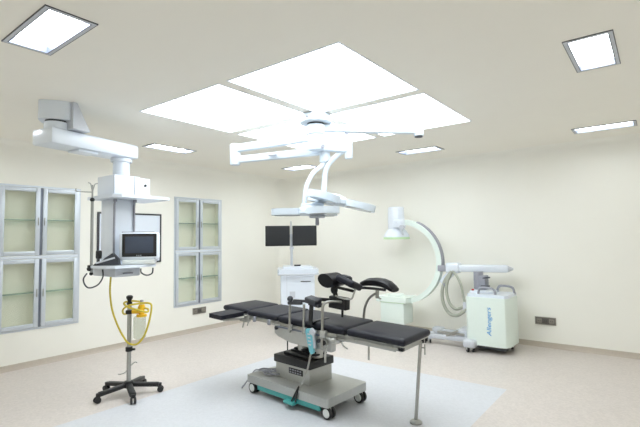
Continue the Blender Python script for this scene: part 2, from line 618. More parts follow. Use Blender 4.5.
# outlet plates
def outlet(loc, rotz, label):
    t = thing('wall_outlet', label, 'wall outlet', loc, rotz, 'grey outlet plates above the skirting')
    b = MB(); ring(b, -0.12, 0.12, -0.04, 0.04, 0.012, 0, 0.016)
    for o in (b,):
        bmesh.ops.rotate(o.bm, verts=o.bm.verts, cent=(0, 0, 0), matrix=Matrix.Rotation(R(90), 3, 'X'))
    b.build('frame', 'brown_grey', t)
    b = MB(); b.span((-0.12, -0.008, -0.04), (0.12, 0, 0.04)); b.build('back_plate', 'outlet_dark', t)
    for k in (-1, 0, 1):
        b = MB(); b.box((k * 0.078, -0.011, 0), (0.068, 0.010, 0.062), 0.003)
        m = b.build('module', 'brown_grey' if k else 'outlet_dark', t)
        b = MB()
        for s in (-1, 1):
            b.cyl((k * 0.078 + s * 0.012, -0.0155, 0), (k * 0.078 + s * 0.012, -0.0168, 0), 0.005, n=10)
        b.build('socket_hole', 'black', m)


outlet((-1.31, YB, 0.36), 0, 'grey outlet plate low on the back wall, right of the white x-ray cabinet')
outlet((XL, 4.69, 0.345), R(90), 'grey outlet plate low on the left wall, under the second glass cabinet')

# ------------------------------------------------------------------ operating table (x towards the foot end)
T = thing('operating_table', 'black padded operating table on steel column and wheeled base in room centre', 'operating table', (-2.8, 3.45, 0), R(-5))
# base
b = MB()
b.prism([(-0.55, -0.375), (0.525, -0.375), (0.54, -0.36), (0.515, 0.205), (0.50, 0.22), (-0.54, 0.22), (-0.55, 0.205)], 0.075, Matrix.Translation((0, 0, 0.102)), 0.012)
base = b.build('base_plate', 'satin', T)
b = MB()
b.box((0.02, -0.355, 0.078), (0.84, 0.03, 0.048), 0.004)
sk = b.build('turquoise_skirt', 'teal', base, 'turquoise strip')
b = MB(); b.box((0.10, -0.395, 0.060), (0.13, 0.06, 0.026), 0.006); b.build('foot_pedal', 'teal', T, 'turquoise foot pedal')
b = MB(); b.span((-0.46, -0.335, 0.055), (0.44, 0.17, 0.103)); b.build('underframe', 'darkgrey', base)
for x, y in ((0.515, -0.33), (-0.485, -0.335), (0.485, 0.15), (-0.485, 0.16)):
    b = MB()
    for s in (-1, 1):
        b.cyl((x, y + s * 0.010, 0.054), (x, y + s * 0.036, 0.054), 0.054, n=24, bevel=0.007)
    c = b.build('castor', 'rubber', T)
    for s in (-1, 1):
        b = MB(); b.cyl((x, y + s * 0.034, 0.054), (x, y + s * 0.041, 0.054), 0.040, 0.032, n=20)
        b.build('wheel_hub', 'offwhite', c)
    b = MB()
    b.box((x, y, 0.075), (0.05, 0.022, 0.05), 0.006)
    b.build('castor_fork', 'steel', c)
# column
b = MB()
b.span((-0.285, -0.225, 0.170), (0.19, 0.085, 0.335), 0.006)
colm = b.build('column_cover', 'satin', T)
b = MB()
b.span((-0.30, -0.240, 0.325), (0.205, 0.10, 0.40), 0.008)
b.box((-0.05, -0.07, 0.412), (0.34, 0.22, 0.03), 0.008)
b.build('column_top', 'black', T)
b = MB()
b.box((0.005, -0.2275, 0.275), (0.19, 0.006, 0.055), 0.002)
cp = b.build('control_plate', 'black', colm)
b = MB()
for k in range(5):
    for j in (-1, 1):
        b.box((-0.064 + k * 0.034, -0.2315, 0.275 + j * 0.012), (0.020, 0.004, 0.012))
b.build('button', 'grey', cp)
b = MB()
b.cyl((-0.06, -0.06, 0.40), (-0.06, -0.06, 0.66), 0.055, n=28)
b.cyl((0.12, -0.05, 0.40), (0.12, -0.05, 0.66), 0.065, n=28)
b.build('lift_column', 'steel', T)
b = MB()
b.span((-0.17, -0.13, 0.425), (0.18, 0.03, 0.445), 0.006)
b.span((-0.14, -0.11, 0.445), (0.16, 0.02, 0.465), 0.006)
b.cyl((-0.245, -0.10, 0.40), (-0.245, -0.10, 0.60), 0.006, n=8)
b.build('bellows', 'black', T)
# the tilting top: everything above the column, sloping gently down to the foot end
TM = Matrix.Translation((-2.8, 3.45, 0)) @ Matrix.Rotation(R(-5), 4, 'Z')
TOPW = Matrix.Translation((-2.84, 3.35, 0)) @ Matrix.Rotation(R(2.4), 4, 'Y')
TOPM = TM.inverted() @ TOPW


def top(b, name, material, label=None):
    o = b.build(name, material, T, label)
    o.matrix_local = TOPM
    return o


b = MB()
t_poly = [(-0.15, 0.725), (0.44, 0.725), (0.44, 0.60), (0.36, 0.58), (0.05, 0.588), (-0.10, 0.622), (-0.145, 0.65)]
b.prism(t_poly, 0.49, Matrix.Translation((0, 0.225, 0)) @ Matrix.Rotation(R(90), 4, 'X'), 0.008)
sad = top(b, 'saddle', 'satin')
for x, z in ((-0.115, 0.70), (0.40, 0.665)):
    b = MB(); b.cyl((x, -0.264, z), (x, -0.285, z), 0.018, n=16, bevel=0.003)
    b.build('pivot_bolt', 'darkgrey', sad)
b = MB(); b.span((-0.10, -0.272, 0.705), (0.40, -0.262, 0.718)); b.build('saddle_seam', 'dark_alu', sad)
b = MB()
b.box((0.47, -0.225, 0.655), (0.12, 0.07, 0.15), 0.012)
b.cyl((0.46, -0.255, 0.66), (0.46, -0.285, 0.66), 0.035, n=20)
b.cyl((0.53, -0.245, 0.69), (0.53, -0.275, 0.69), 0.030, n=20)
b.cyl((0.47, 0.22, 0.66), (0.47, -0.20, 0.66), 0.03, n=16)
hj = top(b, 'hip_joint', 'steel')
b = MB(); b.cyl((0.46, -0.284, 0.66), (0.46, -0.292, 0.66), 0.022, n=18); b.build('joint_cap', 'black', hj)
b = MB(); b.beam((0.60, -0.24, 0.70), (0.66, -0.27, 0.665), 0.012, 0.014, 0.003); b.beam((0.57, -0.24, 0.705), (0.70, -0.25, 0.712), 0.02, 0.02, 0.004); b.cyl((0.66, -0.27, 0.665), (0.71, -0.285, 0.655), 0.007, n=8)
top(b, 'release_lever', 'steel')
b = MB()
b.span((-0.24, -0.215, 0.70), (1.17, -0.180, 0.745), 0.004)
b.span((-0.24, 0.180, 0.70), (1.17, 0.215, 0.745), 0.004)
b.span((1.14, -0.215, 0.70), (1.18, 0.215, 0.742), 0.004)
b.span((0.62, -0.18, 0.705), (0.66, 0.18, 0.735))
b.span((-0.24, -0.18, 0.705), (0.44, 0.18, 0.742))
top(b, 'top_frame', 'satin')


def rails(x0, x1, z):
    for sgn in (-1, 1):
        b = MB()
        b.beam((x0, sgn * 0.262, z), (x1, sgn * 0.262, z), 0.010, 0.030, 0.002)
        for q in (0.12, 0.88):
            x = x0 + (x1 - x0) * q
            b.cyl((x, sgn * 0.257, z), (x, sgn * 0.19, z), 0.009, n=10)
        top(b, 'side_rail', 'steel')


rails(0.68, 1.15, 0.722)
rails(-0.08, 0.58, 0.735)
rails(-0.53, -0.17, 0.738)


def pad(name, x0, x1, w, zt, th, rad=0.026):
    """cushion: softly crowned top at height zt, rounded edges, on a steel tray"""
    b = MB()
    L = x1 - x0
    t = bmesh.new()
    bmesh.ops.create_cube(t, size=1)
    bmesh.ops.scale(t, vec=(L, w, th), verts=t.verts)
    bmesh.ops.bevel(t, geom=list(t.edges), offset=rad, segments=4, profile=0.5, affect='EDGES', clamp_overlap=True)
    bmesh.ops.subdivide_edges(t, edges=[e for e in t.edges if e.calc_length() > 0.1], cuts=5, use_grid_fill=True)
    for v in t.verts:
        if v.co.z > th * 0.4:
            v.co.z += 0.008 * max(0, 1 - (2 * v.co.x / L) ** 4) * max(0, 1 - (2 * v.co.y / w) ** 4)
    b._merge(t, Matrix.Translation(((x0 + x1) / 2, 0, zt - th / 2)))
    p = top(b, name, 'leather')
    b = MB()
    b.box(((x0 + x1) / 2, 0, zt - th - 0.004), (L - 0.03, w - 0.04, 0.012), 0.003)
    b.build('pad_tray', 'satin', p)
    return p


pad('leg_pad', 0.665, 1.215, 0.505, 0.806, 0.058)
pad('seat_pad', -0.12, 0.650, 0.51, 0.806, 0.062)
pad('back_pad', -0.55, -0.13, 0.51, 0.806, 0.055)
pad('head_pad', -0.94, -0.56, 0.49, 0.808, 0.050)
b = MB()
for sgn in (-1, 1):
    b.beam((-0.86, sgn * 0.14, 0.735), (-0.50, sgn * 0.14, 0.735), 0.03, 0.022, 0.003)
    b.beam((-0.54, sgn * 0.19, 0.730), (-0.20, sgn * 0.19, 0.725), 0.035, 0.03, 0.003)
b.cyl((-0.555, -0.16, 0.725), (-0.555, 0.16, 0.725), 0.012, n=12)
b.cyl((-0.20, -0.21, 0.718), (-0.20, 0.21, 0.718), 0.018, n=12)
top(b, 'head_frame', 'steel')
for x, y in ((1.178, -0.205), (1.185, 0.14), (1.185, 0.215)):
    b = MB(); b.box((x, y, 0.728), (0.024, 0.028, 0.046), 0.005); top(b, 'corner_bracket', 'black')
# support leg under the foot end (it stands upright)
lw = Vector((-1.678, 3.437, 0))
ll = TM.inverted() @ lw
b = MB()
b.cyl((ll.x, ll.y, 0.03), (ll.x + 0.041, ll.y + 0.038, 0.672), 0.0145, n=16)
leg = b.build('support_leg', 'steel', T)
b = MB(); b.lathe([(0.0, 0.0), (0.052, 0.0), (0.052, 0.012), (0.04, 0.022), (0.016, 0.03), (0.0, 0.03)], (ll.x, ll.y, 0.0)); b.build('foot_disc', 'steel', leg)
b = MB(); b.cyl((ll.x + 0.037, ll.y + 0.034, 0.62), (ll.x + 0.075, ll.y + 0.045, 0.62), 0.006, n=8); b.cyl((ll.x + 0.075, ll.y + 0.045, 0.65), (ll.x + 0.075, ll.y + 0.045, 0.565), 0.006, n=8); b.build('locking_lever', 'steel', leg)
b = MB(); b.cyl((0.866, -0.20, 0.70), (0.866, -0.20, 0.575), 0.009, n=10); top(b, 'hanging_rod', 'steel')

# arm board on the near side at the head end
b = MB()
b.prism([(-0.755, -0.56), (-0.58, -0.56), (-0.57, -0.55), (-0.57, -0.27), (-0.58, -0.262), (-0.755, -0.262), (-0.765, -0.27), (-0.765, -0.55)], 0.040,
        Matrix.Translation((0.0, 0.0, 0.752)) @ Matrix.Rotation(R(1), 4, 'Z'), 0.013, 3)
ab = top(b, 'arm_board', 'leather')
b = MB()
b.span((-0.745, -0.54, 0.738), (-0.59, -0.24, 0.752), 0.002)
b.build('arm_board_tray', 'satin', ab)
b = MB()
b.beam((-0.62, -0.50, 0.730), (-0.54, -0.255, 0.725), 0.035, 0.016, 0.003)
b.box((-0.52, -0.272, 0.725), (0.07, 0.035, 0.05), 0.006)
b.cyl((-0.545, -0.29, 0.71), (-0.545, -0.31, 0.64), 0.007, n=10)
b.cyl((-0.49, -0.28, 0.71), (-0.49, -0.30, 0.665), 0.007, n=10)
b.beam((-0.60, -0.30, 0.705), (-0.48, -0.285, 0.70), 0.012, 0.012, 0.003)
b.build('arm_board_clamp', 'steel', ab)
for x in (-0.42, -0.22):
    b = MB(); b.box((x, -0.268, 0.735), (0.030, 0.026, 0.050), 0.005); top(b, 'rail_clamp', 'grey')

# upright posts with clamps on the near rail
for x, z0, z1 in ((0.065, 0.685, 0.945), (0.233, 0.70, 0.965)):
    b = MB(); b.cyl((x, -0.288, z0), (x, -0.288, z1), 0.0115, n=14)
    p = top(b, 'steel_post', 'steel')
    b = MB(); b.box((x, -0.278, 0.735), (0.040, 0.034, 0.05), 0.006)
    b.build('post_clamp', 'satin', p)
b = MB()
b.beam((0.04, -0.285, 0.955), (0.20, -0.28, 0.972), 0.030, 0.030, 0.006)
b.ball((0.062, -0.285, 0.995), 0.028); b.cyl((0.062, -0.285, 0.95), (0.062, -0.285, 0.99), 0.013, n=10)
b.beam((0.10, -0.282, 0.985), (0.27, -0.27, 0.995), 0.028, 0.022, 0.005)
top(b, 'cross_bar', 'darkgrey')
b = MB(); b.box((0.31, -0.255, 1.005), (0.13, 0.10, 0.055), 0.012, rot=(0.1, 0.15, 0)); b.box((0.33, -0.235, 0.97), (0.12, 0.09, 0.03), 0.008, rot=(0.0, 0.1, 0)); top(b, 'padded_support', 'darkgrey')
b = MB(); b.box((0.305, -0.275, 0.885), (0.045, 0.012, 0.20), 0.005, rot=(0, 0.05, 0)); b.box((0.305, -0.15, 0.816), (0.045, 0.25, 0.008), 0.003); top(b, 'strap', 'black')

# leg holder on the near side: bent post, clamp box, two calf cushions
b = MB()
b.tube([(0.447, -0.288, 0.62), (0.446, -0.288, 0.80), (0.444, -0.288, 0.93), (0.448, -0.284, 0.985), (0.475, -0.265, 1.012), (0.52, -0.20, 1.015), (0.54, -0.13, 1.005)], 0.0125, smooth=6)
b.cyl((0.486, -0.292, 0.62), (0.486, -0.292, 0.50), 0.010, n=10)
lh = top(b, 'leg_holder', 'steel')
b = MB(); b.box((0.455, -0.282, 0.735), (0.06, 0.045, 0.06), 0.008); b.cyl((0.50, -0.29, 0.71), (0.575, -0.31, 0.705), 0.011, n=12); b.ball((0.582, -0.312, 0.704), 0.024)
b.build('holder_clamp', 'satin', lh)
b = MB(); b.box((0.488, -0.10, 0.988), (0.19, 0.07, 0.108), 0.008, rot=(0, 0.03, 0)); b.box((0.488, -0.136, 1.005), (0.15, 0.012, 0.03), 0.004); b.cyl((0.525, -0.10, 0.94), (0.525, -0.10, 0.865), 0.011, n=10)
b.beam((0.30, -0.20, 1.012), (0.42, -0.12, 1.005), 0.03, 0.03, 0.008)
b.build('clamp_box', 'black', lh)
b = MB(); b.ball((0.43, -0.10, 1.10), 0.038, (0.9, 0.9, 1.1)); b.cyl((0.45, -0.10, 1.03), (0.42, -0.10, 1.14), 0.022, n=12); b.build('ball_joint', 'black', lh)
b = MB(); b.tube([(0.46, -0.12, 1.05), (0.55, -0.16, 1.045), (0.645, -0.15, 1.045), (0.66, -0.13, 1.085), (0.665, -0.11, 1.13)], 0.008, n=8); b.build('wire_lever', 'steel', lh)
# rolled knee cushion, seen end on, and the flat calf cushion beside it
b = MB()
b.prism([(0.088 * math.cos(a), 0.058 * math.sin(a)) for a in [2 * PI * k / 24 for k in range(24)]], 0.20,
        Matrix.Translation((0.40, -0.20, 1.185)) @ Matrix.Rotation(R(18), 4, 'Y') @ Matrix.Rotation(R(-90), 4, 'X') , 0.022, 4)
b.build('knee_cushion', 'black_leather', lh)
b = MB()
b.box((0.575, -0.08, 1.175), (0.20, 0.20, 0.062), 0.024, rot=(-0.30, 0.30, 0.0), seg=4)
b.box((0.50, -0.03, 1.205), (0.10, 0.12, 0.05), 0.02, rot=(-0.1, 0.2, 0.1), seg=3)
b.build('calf_cushion', 'leather', lh)
b = MB(); b.beam((0.40, -0.10, 1.13), (0.64, -0.09, 1.105), 0.05, 0.018, 0.004); b.build('holder_tray', 'black', lh)

# leg holder on the far side
b = MB()
b.tube([(0.515, 0.278, 0.66), (0.515, 0.278, 0.80), (0.525, 0.278, 0.90), (0.565, 0.278, 0.985), (0.615, 0.278, 1.03), (0.655, 0.278, 1.05)], 0.0125)
lh2 = top(b, 'leg_holder', 'steel')
b = MB(); b.box((0.515, 0.275, 0.735), (0.06, 0.05, 0.06), 0.008); b.build('holder_clamp', 'satin', lh2)
b = MB(); b.cyl((0.66, 0.278, 1.005), (0.66, 0.278, 1.10), 0.018, n=14); b.cyl((0.66, 0.278, 1.015), (0.705, 0.265, 1.005), 0.008, n=8); b.build('ball_joint', 'steel', lh2)
t = bmesh.new()
b = MB()
sec = [(-0.165, 1.115, 0.022), (-0.15, 1.13, 0.040), (-0.09, 1.150, 0.056), (-0.01, 1.158, 0.060), (0.06, 1.155, 0.060), (0.12, 1.14, 0.056), (0.165, 1.115, 0.046), (0.19, 1.10, 0.028)]
rows = []
for x, z, h in sec:
    rows.append([t.verts.new((0.66 + x, 0.278 + 0.085 * math.cos(a) * (0.7 + 0.3 * h / 0.06), z + h * 0.66 * (abs(math.sin(a)) ** 0.6) * (1 if math.sin(a) > 0 else -1))) for a in [2 * PI * k / 18 for k in range(18)]])
for A, B in zip(rows, rows[1:]):
    for j in range(18):
        t.faces.new((A[j], A[(j + 1) % 18], B[(j + 1) % 18], B[j]))
t.faces.new(rows[0][::-1]); t.faces.new(rows[-1])
b._merge(t)
b.build('calf_cushion', 'black_leather', lh2)
b = MB(); b.tube([(0.475, 0.22, 1.085), (0.53, 0.22, 1.095), (0.66, 0.22, 1.10), (0.78, 0.22, 1.10)], 0.013); b.build('holder_tray', 'black', lh2)

# brake lever standing on the base
b = MB()
b.beam((0.255, -0.275, 0.50), (0.235, -0.30, 0.36), 0.024, 0.014, 0.003)
b.beam((0.235, -0.30, 0.36), (0.195, -0.335, 0.23), 0.024, 0.014, 0.003)
b.beam((0.195, -0.335, 0.23), (0.185, -0.36, 0.19), 0.02, 0.012, 0.003)
bl = b.build('brake_lever', 'steel', T)
b = MB(); b.beam((0.185, -0.365, 0.21), (0.12, -0.395, 0.075), 0.026, 0.012, 0.003); b.beam((0.185, -0.365, 0.21), (0.165, -0.395, 0.075), 0.022, 0.012, 0.003); b.build('pedal_clip', 'black', bl)

# handset hung on the near rail
t = thing('hand_control', 'turquoise handset hanging from the operating table\'s side rail', 'handset', TOPW @ Vector((0.325, -0.300, 0.632)), 0)
b = MB()
b.prism([(-0.040, 0.07), (-0.03, 0.092), (0.024, 0.092), (0.034, 0.07), (0.036, -0.05), (0.034, -0.115), (0.010, -0.13), (-0.008, -0.11), (-0.026, -0.03)], 0.026,
        Matrix.Translation((0, 0.012, 0.04)) @ Matrix.Rotation(R(-4), 4, 'Y') @ Matrix.Rotation(R(90), 4, 'X'), 0.008)
body = b.build('body', 'aqua', t)
b = MB(); b.box((0.028, 0.0, 0.105), (0.065, 0.034, 0.055), 0.012, rot=(0, 0.6, 0)); b.box((0.042, 0.002, 0.03), (0.022, 0.026, 0.13), 0.006, rot=(0, -0.08, 0)); b.build('holster', 'lightgrey', body)
b = MB()
for k in range(4):
    b.box((-0.004 + 0.003 * k, -0.0155, 0.085 - k * 0.03), (0.030, 0.004, 0.012), 0.001)
b.build('button', 'lightgrey', body)

# coiled lead lying on the base
pts = []
c0 = Vector((-0.38, -0.20, 0.186))
for k in range(40):
    a = k * 0.62
    r = 0.055 + 0.035 * math.sin(k * 0.9) + 0.02 * math.cos(k * 1.7)
    pts.append(TM @ (c0 + Vector((r * 1.5 * math.cos(a), r * math.sin(a), 0.004 + 0.0006 * k))))
pts = [TM @ Vector((-0.31, -0.16, 0.20)), TM @ Vector((-0.33, -0.16, 0.185))] + pts + [TM @ Vector((-0.52, -0.24, 0.195)), TM @ Vector((-0.565, -0.27, 0.188)), TM @ Vector((-0.60, -0.33, 0.10)), TM @ Vector((-0.66, -0.36, 0.012)), TM @ Vector((-0.72, -0.30, 0.008))]
b = MB(); b.tube(pts, 0.0065, n=8, smooth=3)
tag(b.build('power_cord', 'grey'), 'grey coiled cord lying on the operating table\'s base plate', 'cord')

# ------------------------------------------------------------------ ceiling pendant
PX, PY = -4.45, 2.36
T = thing('ceiling_pendant', 'white jointed ceiling pendant with service column, shelves and pole at left', 'pendant', (PX, PY, 0))
def pl(x, y, z): return (x - PX, y - PY, z)
b = MB()
mp = [(0.135 * (abs(math.cos(a)) ** 0.45) * (1 if math.cos(a) >= 0 else -1), 0.12 * (abs(math.sin(a)) ** 0.45) * (1 if math.sin(a) >= 0 else -1)) for a in [2 * PI * (k + 0.5) / 32 for k in range(32)]]
b.prism(mp, 0.166, Matrix.Translation(pl(-4.275, 1.64, 2.633)) @ Matrix.Rotation(R(58), 4, 'Z'), 0.006)
b.build('ceiling_mount', 'white', T)
b = MB()
b.prism([(0.0, 0.24), (0.035, 0.24), (0.17, 0.0), (0.0, 0.0)], 0.15, Matrix.Translation(pl(-4.24, 1.675, 2.556)) @ Matrix.Rotation(R(102), 4, 'Z') @ Matrix.Rotation(R(90), 4, 'X'), 0.008)
b.build('mount_fairing', 'lightgrey', T)
b = MB(); b.cyl(pl(-4.262, 1.635, 2.553), pl(-4.262, 1.635, 2.618), 0.10, n=32, bevel=0.006); b.build('bearing_collar', 'white', T)
b = MB(); b.cyl(pl(-4.262, 1.635, 2.614), pl(-4.262, 1.635, 2.636), 0.092, n=32); b.build('bearing_ring', 'darkgrey', T)
b = MB(); b.beam(pl(-4.265, 1.515, 2.482), pl(-4.47, 2.44, 2.482), 0.28, 0.145, 0.022); b.build('arm', 'white', T)
b = MB(); b.beam(pl(-4.31, 1.80, 2.398), pl(-4.35, 2.00, 2.398), 0.16, 0.022, 0.006); b.build('arm_cover', 'white', T)
b = MB(); b.cyl(pl(-4.44, 2.335, 2.20), pl(-4.44, 2.335, 2.41), 0.082, n=32, bevel=0.006); b.cyl(pl(-4.44, 2.335, 2.37), pl(-4.44, 2.335, 2.41), 0.105, n=32, bevel=0.005); b.build('drop_tube', 'white', T)
b = MB()
b.span((-0.17, -0.185, 2.02), (0.165, 0.10, 2.215), 0.006)
b.span((-0.15, 0.103, 2.02), (0.150, 0.22, 2.205), 0.006)
hd = b.build('service_head', 'white', T)
b = MB()
for y in (-0.18, 0.035):
    b.span((0.163, y - 0.003, 2.025), (0.168, y + 0.003, 2.21))
b.build('panel_joint', 'grey', hd)
b = MB(); b.cyl((0.148, 0.165, 2.13), (0.156, 0.165, 2.13), 0.014, n=14); b.build('gas_socket', 'black', hd)
b = MB(); b.prism([(-0.20, -0.27), (0.30, -0.27), (0.36, -0.20), (0.36, 0.26), (0.30, 0.36), (-0.20, 0.36)], 0.030, Matrix.Translation((0, 0, 1.972)), 0.006); b.build('upper_shelf', 'white', T)
b = MB()
b.span((-0.14, -0.16, 1.29), (0.11, 0.065, 1.972), 0.012)
b.build('service_column', 'white', T)
for y in (-0.150, 0.060):
    b = MB(); b.tube([(0.135, y, 1.975), (0.125, y, 1.93), (0.12, y, 1.85), (0.12, y, 1.31)], 0.011)
    b.cyl((0.135, y, 1.945), (0.135, y, 1.973), 0.018, n=12)
    b.build('column_pipe', 'grey', T)
b = MB(); b.prism([(-0.20, -0.15), (0.04, -0.36), (0.36, -0.345), (0.42, -0.29), (0.42, 0.13), (-0.20, 0.13)], 0.026, Matrix.Translation((0, 0, 1.288)), 0.006); b.build('lower_shelf', 'white', T)
b = MB(); b.span((-0.14, -0.24, 1.20), (0.32, 0.02, 1.288), 0.012)
dr = b.build('drawer', 'lightgrey', T)
b = MB(); b.span((0.31, -0.16, 1.225), (0.332, -0.06, 1.24), 0.005); b.build('drawer_handle', 'grey', dr)
# pole with hooks at the left of the shelf
x, y = 0.07, -0.345
b = MB()
b.cyl((x, y, 1.24), (x, y, 1.94), 0.0135, n=14); b.cyl((x, y, 1.93), (x, y, 2.10), 0.008, n=12)
pole = b.build('drip_pole', 'pole_grey', T)
b = MB(); b.ball((x, y, 1.955), 0.022); b.build('pole_knob', 'black', pole)
b = MB()
for sg in (-1, 1):
    b.tube([(x, y, 2.03), (x + 0.002, y + sg * 0.010, 2.07), (x + 0.006, y + sg * 0.022, 2.11), (x + 0.010, y + sg * 0.046, 2.118)], 0.005, n=8)
b.tube([(x, y, 2.03), (x - 0.03, y - 0.07, 2.03), (x - 0.055, y - 0.125, 2.035), (x - 0.057, y - 0.13, 2.06)], 0.005, n=8)
b.build('hook', 'steel', pole)
b = MB(); b.beam((x, y - 0.03, 1.303), (x - 0.02, y + 0.10, 1.303), 0.03, 0.030, 0.004); b.ball((x, y, 1.235), 0.018); b.ball((x, y - 0.02, 1.282), 0.022)
b.build('pole_bracket', 'black', pole)
b = MB(); b.box((0.05, -0.265, 1.415), (0.05, 0.05, 0.085), 0.015); b.box((0.05, -0.265, 1.33), (0.014, 0.014, 0.09)); b.build('handle_grip', 'black', T)
b = MB()
b.tube([(0.12, -0.26, 1.27), (0.14, -0.265, 1.20), (0.14, -0.31, 1.13), (0.13, -0.38, 1.105), (0.12, -0.42, 1.13), (0.10, -0.43, 1.19), (0.08, -0.39, 1.24)], 0.007, n=8)
b.build('hanging_cable', 'darkgrey', T)
b = MB()
b.tube([(0.40, -0.02, 1.275), (0.40, -0.015, 1.235), (0.40, 0.04, 1.205), (0.40, 0.10, 1.22), (0.40, 0.11, 1.275)], 0.007, n=8)
b.build('hanging_cable', 'darkgrey', T)

# monitor unit on the lower shelf, turned to the viewer
p = Vector((-4.125, 2.37, 1.316))
ang = YAW + R(13)
t = thing('patient_monitor', 'white bedside monitor with dark screen on the pendant\'s lower shelf', 'monitor', p, ang)
b = MB(); b.box((0, 0, 0.175), (0.375, 0.10, 0.28), 0.030, seg=4); body = b.build('housing', 'white', t)
b = MB(); b.box((0, 0.0, 0.022), (0.30, 0.15, 0.042), 0.008); b.build('foot', 'offwhite', t)
b = MB(); b.box((0.004, -0.049, 0.188), (0.322, 0.014, 0.228), 0.018, seg=3); bez = b.build('bezel', 'black', body)
b = MB(); b.box((0.004, -0.0555, 0.192), (0.262, 0.004, 0.165), 0.001); b.build('screen', 'screen', bez)
b = MB()
for k in range(3):
    b.box((0.0 + (k - 1) * 0.018, -0.0575, 0.088), (0.012, 0.003, 0.005))
b.build('indicator', 'lightgrey', bez)
b = MB(); b.cyl((0.15, -0.052, 0.052), (0.15, -0.058, 0.052), 0.010, n=14); b.build('knob', 'lightgrey', body)
b = MB(); b.box((-0.02, 0.03, 0.318), (0.31, 0.03, 0.012), 0.005); b.build('carry_handle', 'grey', body)

# dark folded cuff with a pale stripe, leaning beside it
p = Vector((-4.215, 2.105, 1.316))
t = thing('pressure_cuff', 'dark grey folded cuff with pale stripe on the pendant shelf, left of the monitor', 'cuff', p, ang)
b = MB()
b.prism([(-0.13, 0.0), (0.10, 0.0), (0.09, 0.06), (0.04, 0.115), (0.0, 0.105), (-0.05, 0.05), (-0.12, 0.018)], 0.07, Matrix.Translation((0, 0.035, 0)) @ Matrix.Rotation(R(90), 4, 'X'), 0.008)
c = b.build('folded_body', 'darkgrey', t)
b = MB(); b.beam((-0.11, -0.037, 0.022), (0.06, -0.037, 0.072), 0.006, 0.016, 0.002); b.beam((-0.04, -0.037, 0.074), (0.02, -0.037, 0.112), 0.006, 0.014, 0.002); b.build('stripe', 'lightgrey', c)

# ------------------------------------------------------------------ suction stand
SX, SY = -4.31, 2.37
T = thing('suction_stand', 'steel pole stand on black five-legged castor base with suction jar', 'stand', (SX, SY, 0))
b = MB()
b.cyl((0, 0, 0.10), (0, 0, 0.90), 0.021, n=20)
b.build('pole', 'steel', T)
b = MB(); b.cyl((0, 0, 0.90), (0, 0, 0.925), 0.026, n=18); b.lathe([(0, 0), (0.016, 0), (0.018, 0.02), (0.032, 0.045), (0.032, 0.062), (0.02, 0.072), (0, 0.073)], (0, 0, 0.92), n=18); b.build('top_knob', 'black', T)
b = MB(); b.cyl((0, 0, 0.43), (0, 0, 0.475), 0.034, n=18, bevel=0.004); b.cyl((0.02, 0.0, 0.452), (0.06, 0.03, 0.452), 0.012, n=10); b.build('collar', 'black', T)
b = MB(); b.cyl((0, 0, 0.075), (0, 0, 0.135), 0.055, 0.045, n=24, bevel=0.006); b.build('hub', 'black', T)
for k in range(5):
    a = R(267 + 72 * k)
    ca, sa = math.cos(a), math.sin(a)
    b = MB()
    b.beam((ca * 0.03, sa * 0.03, 0.100), (ca * 0.29, sa * 0.29, 0.078), 0.06, 0.038, 0.010)
    b.cyl((ca * 0.295, sa * 0.295, 0.055), (ca * 0.295, sa * 0.295, 0.09), 0.022, n=14)
    lg = b.build('leg', 'black', T)
    b = MB()
    nx, ny = -sa, ca
    for s in (-1, 1):
        b.cyl((ca * 0.305 + nx * s * 0.008, sa * 0.305 + ny * s * 0.008, 0.03), (ca * 0.305 + nx * s * 0.026, sa * 0.305 + ny * s * 0.026, 0.03), 0.030, n=18, bevel=0.004)
    b.build('castor', 'rubber', lg)
rx, ry = RT.x, RT.y
q = lambda r, z, f=0.0: (rx * r - ry * -0 + FW.x * f, ry * r + FW.y * f, z)
b = MB()
b.cyl(q(0.02, 0.825), q(0.145, 0.825), 0.020, n=14)
b.cyl(q(0.125, 0.79), q(0.125, 0.90), 0.028, n=16, bevel=0.005)
b.cyl(q(0.09, 0.87), q(0.155, 0.875), 0.012, n=12)
b.cyl(q(0.125, 0.775), q(0.125, 0.80), 0.05, n=20, bevel=0.005)
b.build('suction_regulator', 'yellow', T)
b = MB(); b.cyl(q(0.125, 0.90), q(0.125, 0.945), 0.020, 0.017, n=14, bevel=0.004); b.build('regulator_dial', 'grey', T)
b = MB(); b.box(q(0.0, 0.825), (0.06, 0.06, 0.04), 0.008, rot=(0, 0, YAW)); b.build('regulator_clamp', 'black', T)
b = MB(); b.lathe([(0.0, 0.0), (0.05, 0.0), (0.058, 0.01), (0.060, 0.20), (0.054, 0.215), (0.0, 0.216)], q(0.105, 0.56), n=24); b.build('suction_jar', 'clear', T)
b = MB(); b.tube([q(0.012, 0.30), q(-0.03, 0.225), q(-0.09, 0.20), q(-0.11, 0.205)], 0.005, n=8); b.tube([q(0.012, 0.28), q(0.06, 0.32), q(0.085, 0.315)], 0.005, n=8); b.build('wire_holder', 'satin', T)

